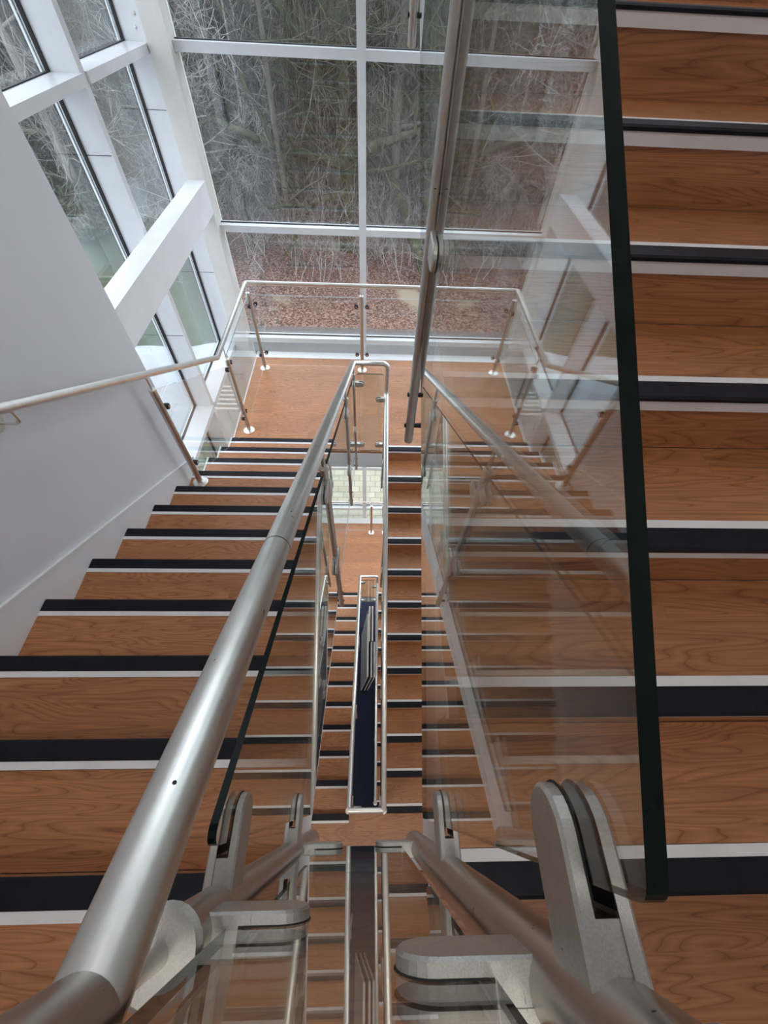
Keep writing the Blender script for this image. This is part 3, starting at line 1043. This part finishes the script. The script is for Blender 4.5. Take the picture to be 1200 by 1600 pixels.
mat_speckle('glass_edge_soft', (0.20, 0.28, 0.26), (0.26, 0.33, 0.31), 30, 0.12)
OR1 = build_outer_railing()

# thin railing of the landing below: only the middle post shows
def lower_outer():
    o = empty('landing_railing', (0, 4.45, ZL - DZ)); tag(o, 'thin steel post and rail at the edge of the lower window landing', 'railing')
    z = ZL - DZ
    m = MB(); m.tube(fillet([(-1.34, 3.14, z + 1.04), (-1.34, 4.45, z + 1.04), (1.318, 4.45, z + 1.04), (1.318, 3.14, z + 1.04)], 0.03, 4), 0.0212, 16)
    m.build('handrail', 'brushed_steel', o)
    for x in (-1.34, 0.034, 1.318):
        landing_post(o, x, 4.45, z, z + 0.93, z + 1.04, [])
    for a, b in ((-1.29, 0.0), (0.07, 1.27)):
        m = MB(); m.box(a, b, 4.4455, 4.4545, z + 0.10, z + 0.92, 0, [1, 1, 0, 0, 1, 1])
        m.build('glass_panel', ['clear_glass', 'glass_edge_soft'], o)
lower_outer()

# boards leaning in the bottom of the well ---------------------------------
def board(x, y0, y1, z0, z1, lean, label):
    o = empty('display_board', (x, (y0 + y1) / 2, z0)); tag(o, label, 'board', 'boards standing at the bottom of the well')
    t = 0.022
    n = 1
    m = MB()
    m.prism([(x, z0), (x + t, z0), (x + t + lean, z1), (x + lean, z1)], 'y', y0, y1)
    m.build('board_face', 'grey_board', o)
    m = MB()
    e = 0.004
    m.prism([(x + lean - e, z1), (x + t + lean + e, z1), (x + t + lean + e, z1 + 0.008), (x + lean - e, z1 + 0.008)], 'y', y0 - e, y1 + e)
    m.prism([(x - e * 0, z0), (x + t, z0), (x + t + lean, z1), (x + lean, z1)], 'y', y0 - e, y0 - 0.0005)
    m.build('pale_edge', 'board_core', o)
    return o
board(-0.155, 1.80, 2.98, 0, 1.20, 0.135, 'widest dark grey board leaning at the left of the well bottom')
board(-0.115, 2.46, 3.16, 0, 1.17, 0.125, 'dark grey board behind the widest one, at the far end of the well bottom')
board(-0.085, 1.80, 2.44, 0, 1.16, 0.135, 'middle grey board with pale edges in the nearer half of the well bottom')
board(-0.060, 2.46, 3.16, 0, 1.17, 0.125, 'right-hand far grey board with pale edges at the well bottom')
board(-0.025, 1.80, 2.44, 0, 1.16, 0.130, 'right-hand near grey board with pale edges at the well bottom')

# added fill lights, all out of view ----------------------------------------------------------------------
def fill_light(x, y, z, label):  # unseen panel added to light the upper stairwell from above
    o = empty('fill_light', (x, y, z)); tag(o, label, 'light')
    m = MB(); m.box(x - 0.32, x + 0.32, y - 0.32, y + 0.32, z - 0.04, z); m.build('housing', 'white_gloss', o)
    m = MB(); m.box(x - 0.29, x + 0.29, y - 0.29, y + 0.29, z - 0.046, z - 0.041); m.build('diffuser', 'fill_glow', o)
fill_light(-0.6, -1.2, ROOF, 'added unseen square fill light over the left of the upper landing')
fill_light(0.75, -1.2, ROOF, 'added unseen square fill light over the right of the upper landing')
fill_light(0.0, 2.0, ROOF, 'added unseen square fill light over the middle of the stairwell')
def soffit_fill_light(x, y, z, label, col='fill_glow_low'):  # unseen disc added to brighten the lower flights
    o = empty('fill_light', (x, y, z)); tag(o, label, 'light')
    m = MB(); m.lathe((x, y, z), (0, 0, -1), [(0, 0.0), (0, 0.19), (0.03, 0.19), (0.035, 0.18)], 28); m.build('housing', 'white_gloss', o)
    m = MB(); m.lathe((x, y, z), (0, 0, -1), [(0.035, 0.18), (0.05, 0.15), (0.055, 0.0)], 28); m.build('diffuser', col, o)
for zz, nm in ((Z0 - 0.26, 'upper'), (Z0 - 24 * R - 0.26, 'lower')):
    soffit_fill_light(-0.75, -0.9, zz, 'added unseen round fill light under the %s stair landing, left side' % nm)
    soffit_fill_light(0.75, -0.9, zz, 'added unseen round fill light under the %s stair landing, right side' % nm)
for zz, nm in ((ZL - 0.26, 'first'), (ZL - 24 * R - 0.26, 'second')):
    soffit_fill_light(-0.75, 3.9, zz, 'added unseen round fill light under the %s window landing, left side' % nm)
    soffit_fill_light(0.75, 3.9, zz, 'added unseen round fill light under the %s window landing, right side' % nm)

# ------------------------------------------------------------------ outside
rng = random.Random(7)
def terrain():
    nx, ny = 70, 60
    m = MB()
    vs = []
    def hgt(x, y):
        d = max(0, y - 24)
        h = 0.0009 * d * d + 0.02 * d
        dl = max(0, -x - 26)
        h = max(h, 0.0012 * dl * dl)
        return -0.06 + h + 0.25 * math.sin(x * 0.21 + 1) * math.cos(y * 0.17) * min(1, max(0, y - 17) / 10)
    xs = [-110 + 200 * i / nx for i in range(nx + 1)]
    ysx = [5.0 + 130 * (j / ny) ** 1.35 for j in range(ny + 1)]
    for y in ysx:
        for x in xs: vs.append((x, y, hgt(x, y)))
    fs = [(j * (nx + 1) + i, j * (nx + 1) + i + 1, (j + 1) * (nx + 1) + i + 1, (j + 1) * (nx + 1) + i) for j in range(ny) for i in range(nx)]
    m.add(vs, fs, 0, True)
    # strips beside the building
    m.add([(-110, -30, -0.06), (-2.3, -30, -0.06), (-2.3, 5, -0.06), (-110, 5, -0.06)], [(0, 1, 2, 3)])
    m.add([(2.3, -30, -0.06), (90, -30, -0.06), (90, 5, -0.06), (2.3, 5, -0.06)], [(0, 1, 2, 3)])
    m.add([(-2.3, -0.0, -0.30), (2.3, -0.0, -0.30), (2.3, 5.02, -0.30), (-2.3, 5.02, -0.30)], [(0, 1, 2, 3)])
    o = m.build('ground', 'woodland_floor'); tag(o, 'woodland ground of brown leaf litter, gravel and grass beyond the glazing', 'ground', kind='structure')
    return hgt
HG = terrain()
m = MB(); m.box(-2.6, 3.2, 5.05, 9.3, -0.05, 0.02)
structure(m, 'patio', 'stone_pavers', 'pale stone paving outside the bottom of the front window', 'paving')
m = MB()
m.box(-7.5, -2.65, 8.9, 13.2, -0.07, 0.0, 1)
for k in range(6):
    m.box(-7.2, -3.3, 10.3 + k * 0.22, 10.3 + k * 0.22 + 0.07, 0.001, 0.06)
for k in range(7):
    m.box(-3.15, -2.7, 9.2 + k * 0.2, 9.2 + k * 0.2 + 0.08, 0.001, 0.06)
m.box(-7.2, -3.0, 12.2, 12.35, 0.001, 0.08)
o = m.build('paving_steps', ['concrete_pale', 'concrete_grey']); tag(o, 'pale concrete strips of paving outside, below the left side window', 'paving', kind='structure')

# white membrane roof beside the left side window
def membrane():
    o = empty('flat_roof', (-5, 1.5, zc(-3.5))); tag(o, 'white sheeted flat roof outside the left side window', 'roof')
    m = MB()
    nx, ny = 60, 60
    vs = []
    r2 = random.Random(3)
    for j in range(ny + 1):
        for i in range(nx + 1):
            x = -2.04 - 7.0 * i / nx
            y = -2.0 + (7.15 - 0.10 * math.sin(i / nx * 5)) * j / ny
            z = zc(-3.34) + 0.03 * math.sin(x * 6 + 3 * math.sin(y * 1.3)) + 0.022 * math.sin(y * 7 + x * 4.0)
            vs.append((x, y, z))
    fs = [(j * (nx + 1) + i, (j + 1) * (nx + 1) + i, (j + 1) * (nx + 1) + i + 1, j * (nx + 1) + i + 1) for j in range(ny) for i in range(nx)]
    m.add(vs, fs, 0, True)
    m.build('sheeting', 'roof_membrane', o)
    m = MB(); m.box(-9.04, -2.06, -2.0, 4.95, zc(-3.60), zc(-3.40)); m.build('deck', 'white_plaster', o)
    d = empty('roof_dome', (-4.35, 4.2, zc(-3.33))); tag(d, 'small clear dome light on the white sheeted roof', 'rooflight')
    mm = MB(); mm.lathe((-4.35, 4.2, zc(-3.36)), (0, 0, 1), [(0, 0.32), (0.10, 0.32), (0.10, 0.28)], 24); mm.build('kerb', 'white_gloss', d)
    mm = MB(); mm.lathe((-4.35, 4.2, zc(-3.26)), (0, 0, 1), [(0, 0.28), (0.10, 0.24), (0.17, 0.15), (0.20, 0.0)], 24); mm.build('dome', 'railing_glass', d)
membrane()

# trees ------------------------------------------------------------------------
def grow(mb, p, d, r, L, depth, rg, mi=0, minr=0.006, spread=0.6, kids=3):
    p = Vector(p); d = Vector(d).normalized()
    n = 5 if depth > 2 else (4 if depth > 0 else 3)
    pts = [p]; rad = [r]
    q = p.copy(); dd = d.copy()
    for i in range(n):
        dd = (dd + Vector((rg.uniform(-1, 1), rg.uniform(-1, 1), rg.uniform(-0.6, 0.8))) * (0.16 if depth > 2 else 0.28)).normalized()
        q = q + dd * (L / n)
        pts.append(q.copy()); rad.append(max(minr, r * (1 - 0.62 * (i + 1) / n)))
    mb.tube(pts, r, 8 if depth > 3 else (5 if depth > 1 else 3), mi, False, rad)
    if depth <= 0: return
    for k in range(kids + (1 if depth < 3 else 0)):
        i = rg.randint(max(1, n // 3), n)
        a = rg.uniform(0, 2 * math.pi)
        base = (pts[i] - pts[i - 1]).normalized()
        side = base.cross(Vector((math.cos(a), math.sin(a), rg.uniform(-0.3, 0.3)))).normalized()
        nd = (base * rg.uniform(0.35, 0.9) + side * spread * rg.uniform(0.7, 1.5) + Vector((0, 0, 0.12))).normalized()
        grow(mb, pts[i], nd, rad[i] * rg.uniform(0.5, 0.75), L * rg.uniform(0.5, 0.78), depth - 1, rg, mi, minr, spread, kids)

def make_tree(seed, hgt, r, depth, mat, loc, label, group=None, lean=(0, 0), kids=3, spread=0.6, minr=0.0075, extra=None, name='bare_tree', low=False):
    rg = random.Random(seed)
    o = empty(name, loc)
    x, y, z = loc
    tb = MB()
    n = 9
    pts, rad = [], []
    q = Vector((x, y, z - 0.2))
    for i in range(n + 1):
        t = i / n
        pts.append(q.copy()); rad.append(r * (1.25 if i == 0 else 1 - 0.75 * t))
        q = q + Vector((lean[0] + rg.uniform(-0.05, 0.05), lean[1] + rg.uniform(-0.05, 0.05), 1)).normalized() * (hgt / n)
    tb.tube(pts, r, 12, 0, False, rad)
    tr = tb.build('trunk', mat, o)
    bb = MB()
    nb = 16
    for k in range(nb):
        i = (1 if low else 2) + int((n - 2) * k / nb)
        a = rg.uniform(0, 2 * math.pi)
        nd = Vector((math.cos(a), math.sin(a), rg.uniform(0.05, 0.7)))
        grow(bb, pts[i], nd, rad[i] * rg.uniform(0.18, 0.42), hgt * rg.uniform(0.20, 0.36), depth, rg, 0, minr, spread, kids)
    if extra: extra(bb, rg)
    bb.build('branches', mat, o)
    tag(o, label, 'tree', group)
    return o

GL = 'bare winter trees filling the wood beyond the front window'
# the big old tree behind the mullion, with long low boughs
def big_extra(bb, rg):
    grow(bb, (-1.15, 22.6, 3.2), (-0.95, -0.25, 0.35), 0.22, 5.5, 4, rg, 0, 0.008, 0.7, 3)
    grow(bb, (-1.15, 22.6, 2.2), (-0.7, -0.7, 0.12), 0.17, 4.5, 4, rg, 0, 0.008, 0.7, 3)
    grow(bb, (-1.15, 22.6, 4.6), (-0.7, -0.3, 0.75), 0.24, 5.5, 4, rg, 0, 0.008, 0.7, 3)
    grow(bb, (-1.10, 22.6, 3.5), (0.85, -0.35, 0.4), 0.20, 5.0, 4, rg, 0, 0.008, 0.7, 3)
big = make_tree(11, 15, 0.36, 4, 'bark_green', (-1.25, 22.6, HG(-1.25, 22.6)), 'big mossy bare tree with thick trunk and spreading boughs, left of the mullion', extra=big_extra, lean=(0.0, 0.02))
make_tree(12, 14, 0.26, 4, 'bark_dark', (0.9, 23.6, HG(0.9, 23.6)), 'dark bare tree standing just right of the window mullion', lean=(0.03, 0.0))
make_tree(13, 12, 0.16, 4, 'bark_dark', (-3.6, 20.5, HG(-3.6, 20.5)), 'slender dark bare tree left of the big mossy tree, near the reflections')
make_tree(14, 9, 0.15, 4, 'bark_pale', (-7.2, 21.0, HG(-7.2, 21)), 'pale barked bare tree at the left side of the front window', spread=0.9)
make_tree(15, 10, 0.17, 4, 'bark_dark', (3.9, 23.0, HG(3.9, 23)), 'bare tree right of the mullion, mostly behind the steel post')
# leaning trunk
m = MB(); m.tube([(2.9, 17.6, HG(2.9, 17.6) - 0.1), (2.2, 19.6, 0.7), (1.3, 22.4, 2.0), (0.2, 25.5, 3.4)], 0.26, 12, 0, True, [0.30, 0.27, 0.22, 0.13])
o = m.build('fallen_trunk', 'bark_green'); tag(o, 'dark leaning fallen trunk over the leaf litter, right of the mullion', 'tree trunk')

protos = []
for s in range(6):
    mt = ['bark_dark', 'bark_green', 'bark_dark', 'bark_pale', 'bark_dark', 'bark_dark'][s]
    x, y = [(-9.5, 27), (5.8, 27.5), (-13, 31), (-4.6, 30.5), (9.5, 33), (1.9, 32)][s]
    protos.append(make_tree(40 + s, rng.uniform(12, 16), rng.uniform(0.14, 0.26), 4, mt, (x, y, HG(x, y)), 'bare winter tree in the crowded wood beyond the front window', GL, kids=4, low=True))
cnt = 0
for k in range(120):
    y = 25.5 + 62 * (k / 120) ** 1.1 + rng.uniform(-1.5, 1.5)
    x = rng.uniform(-0.72 * y, 0.42 * y)
    if y < 32 and -4.5 < x < 2.5: x += 9
    pr = protos[k % 6]
    c = copy_tree(pr)
    c.location = (x, y, HG(x, y))
    c.rotation_euler.z = rng.uniform(0, 6.28)
    s = rng.uniform(0.8, 1.3)
    c.scale = (s, s, s)
# trees off to the left, over the lawn
for k in range(14):
    x = rng.uniform(-75, -24); y = rng.uniform(20, 70)
    c = copy_tree(protos[(k * 2) % 6]); c.location = (x, y, HG(x, y)); c.rotation_euler.z = rng.uniform(0, 6.28)
    c['label'] = 'bare winter tree beyond the lawn outside the left side window'; c['group'] = 'bare trees beyond the lawn on the left'

# undergrowth twigs in front (uncountable)
m = MB()
rg = random.Random(5)
for k in range(420):
    y = rg.uniform(18.5, 42); x = rg.uniform(-0.38 * y, 0.35 * y)
    grow(m, (x, y, HG(x, y) - 0.05), (rg.uniform(-0.5, 0.5), rg.uniform(-0.5, 0.5), 1), 0.018, rg.uniform(1.0, 2.6), 2, rg, 0, 0.004, 0.6, 3)
o = m.build('undergrowth', 'bark_pale'); tag(o, 'tangle of thin pale twigs and saplings over the leaf litter', 'undergrowth', kind='stuff')

# shrubs and lawn things at the left
def shrub(x, y, rx, ry, rz, n, seed, label):
    rg = random.Random(seed)
    z0 = HG(x, y)
    m = MB()
    for k in range(n):
        u = rg.random(); th = rg.uniform(0, 2 * math.pi); ph = math.acos(rg.uniform(-0.2, 1))
        rr = 0.75 + 0.25 * u
        c = Vector((x + rx * rr * math.sin(ph) * math.cos(th), y + ry * rr * math.sin(ph) * math.sin(th), z0 + rz * 0.3 + rz * 0.8 * rr * math.cos(ph)))
        a = Vector((rg.uniform(-1, 1), rg.uniform(-1, 1), rg.uniform(-1, 1))).normalized() * rg.uniform(0.06, 0.13)
        b = a.cross(Vector((rg.uniform(-1, 1), rg.uniform(-1, 1), rg.uniform(-1, 1)))).normalized() * a.length * 0.6
        m.add([c - a, c - b, c + a, c + b], [(0, 1, 2, 3)])
    o = empty('shrub', (x, y, z0)); tag(o, label, 'shrub')
    m.build('foliage', 'shrub_leaf', o)
    m = MB()
    for k in range(5): m.tube([(x, y, z0 - 0.1), (x + rg.uniform(-.5, .5) * rx, y + rg.uniform(-.5, .5) * ry, z0 + rz * 0.8)], 0.03, 5)
    m.build('stem', 'bark_dark', o)
shrub(-17.5, 28.5, 2.6, 2.6, 2.4, 3800, 1, 'large dark green shrub on the lawn outside the left side window')
shrub(-13.8, 23.5, 1.8, 2.2, 1.8, 2800, 2, 'smaller dark green shrub nearer the building, outside the left window')
m = MB(); m.box(-22.0, -16.5, 33.4, 34.0, 0, 0.55)
o = m.build('garden_wall', 'concrete_pale'); tag(o, 'low pale garden wall behind the shrubs outside the left window', 'wall', kind='structure')
def bench(x, y, label):
    z = HG(x, y)
    o = empty('garden_bench', (x, y, z)); tag(o, label, 'bench')
    m = MB(); m.box(x - 0.9, x + 0.9, y - 0.25, y + 0.25, z + 0.38, z + 0.48); m.build('seat', 'roof_membrane', o)
    m = MB(); m.box(x - 0.9, x + 0.9, y + 0.22, y + 0.30, z + 0.48, z + 0.95); m.build('backrest', 'roof_membrane', o)
    for sx in (-0.8, 0.8):
        m = MB(); m.box(x + sx - 0.06, x + sx + 0.06, y - 0.22, y + 0.22, z, z + 0.38); m.build('leg', 'concrete_pale', o)
bench(-14.3, 25.6, 'white garden bench outside the left window beside the shrub')
bench(-12.2, 31.5, 'white garden bench farther out on the lawn, seen right of the shrubs')
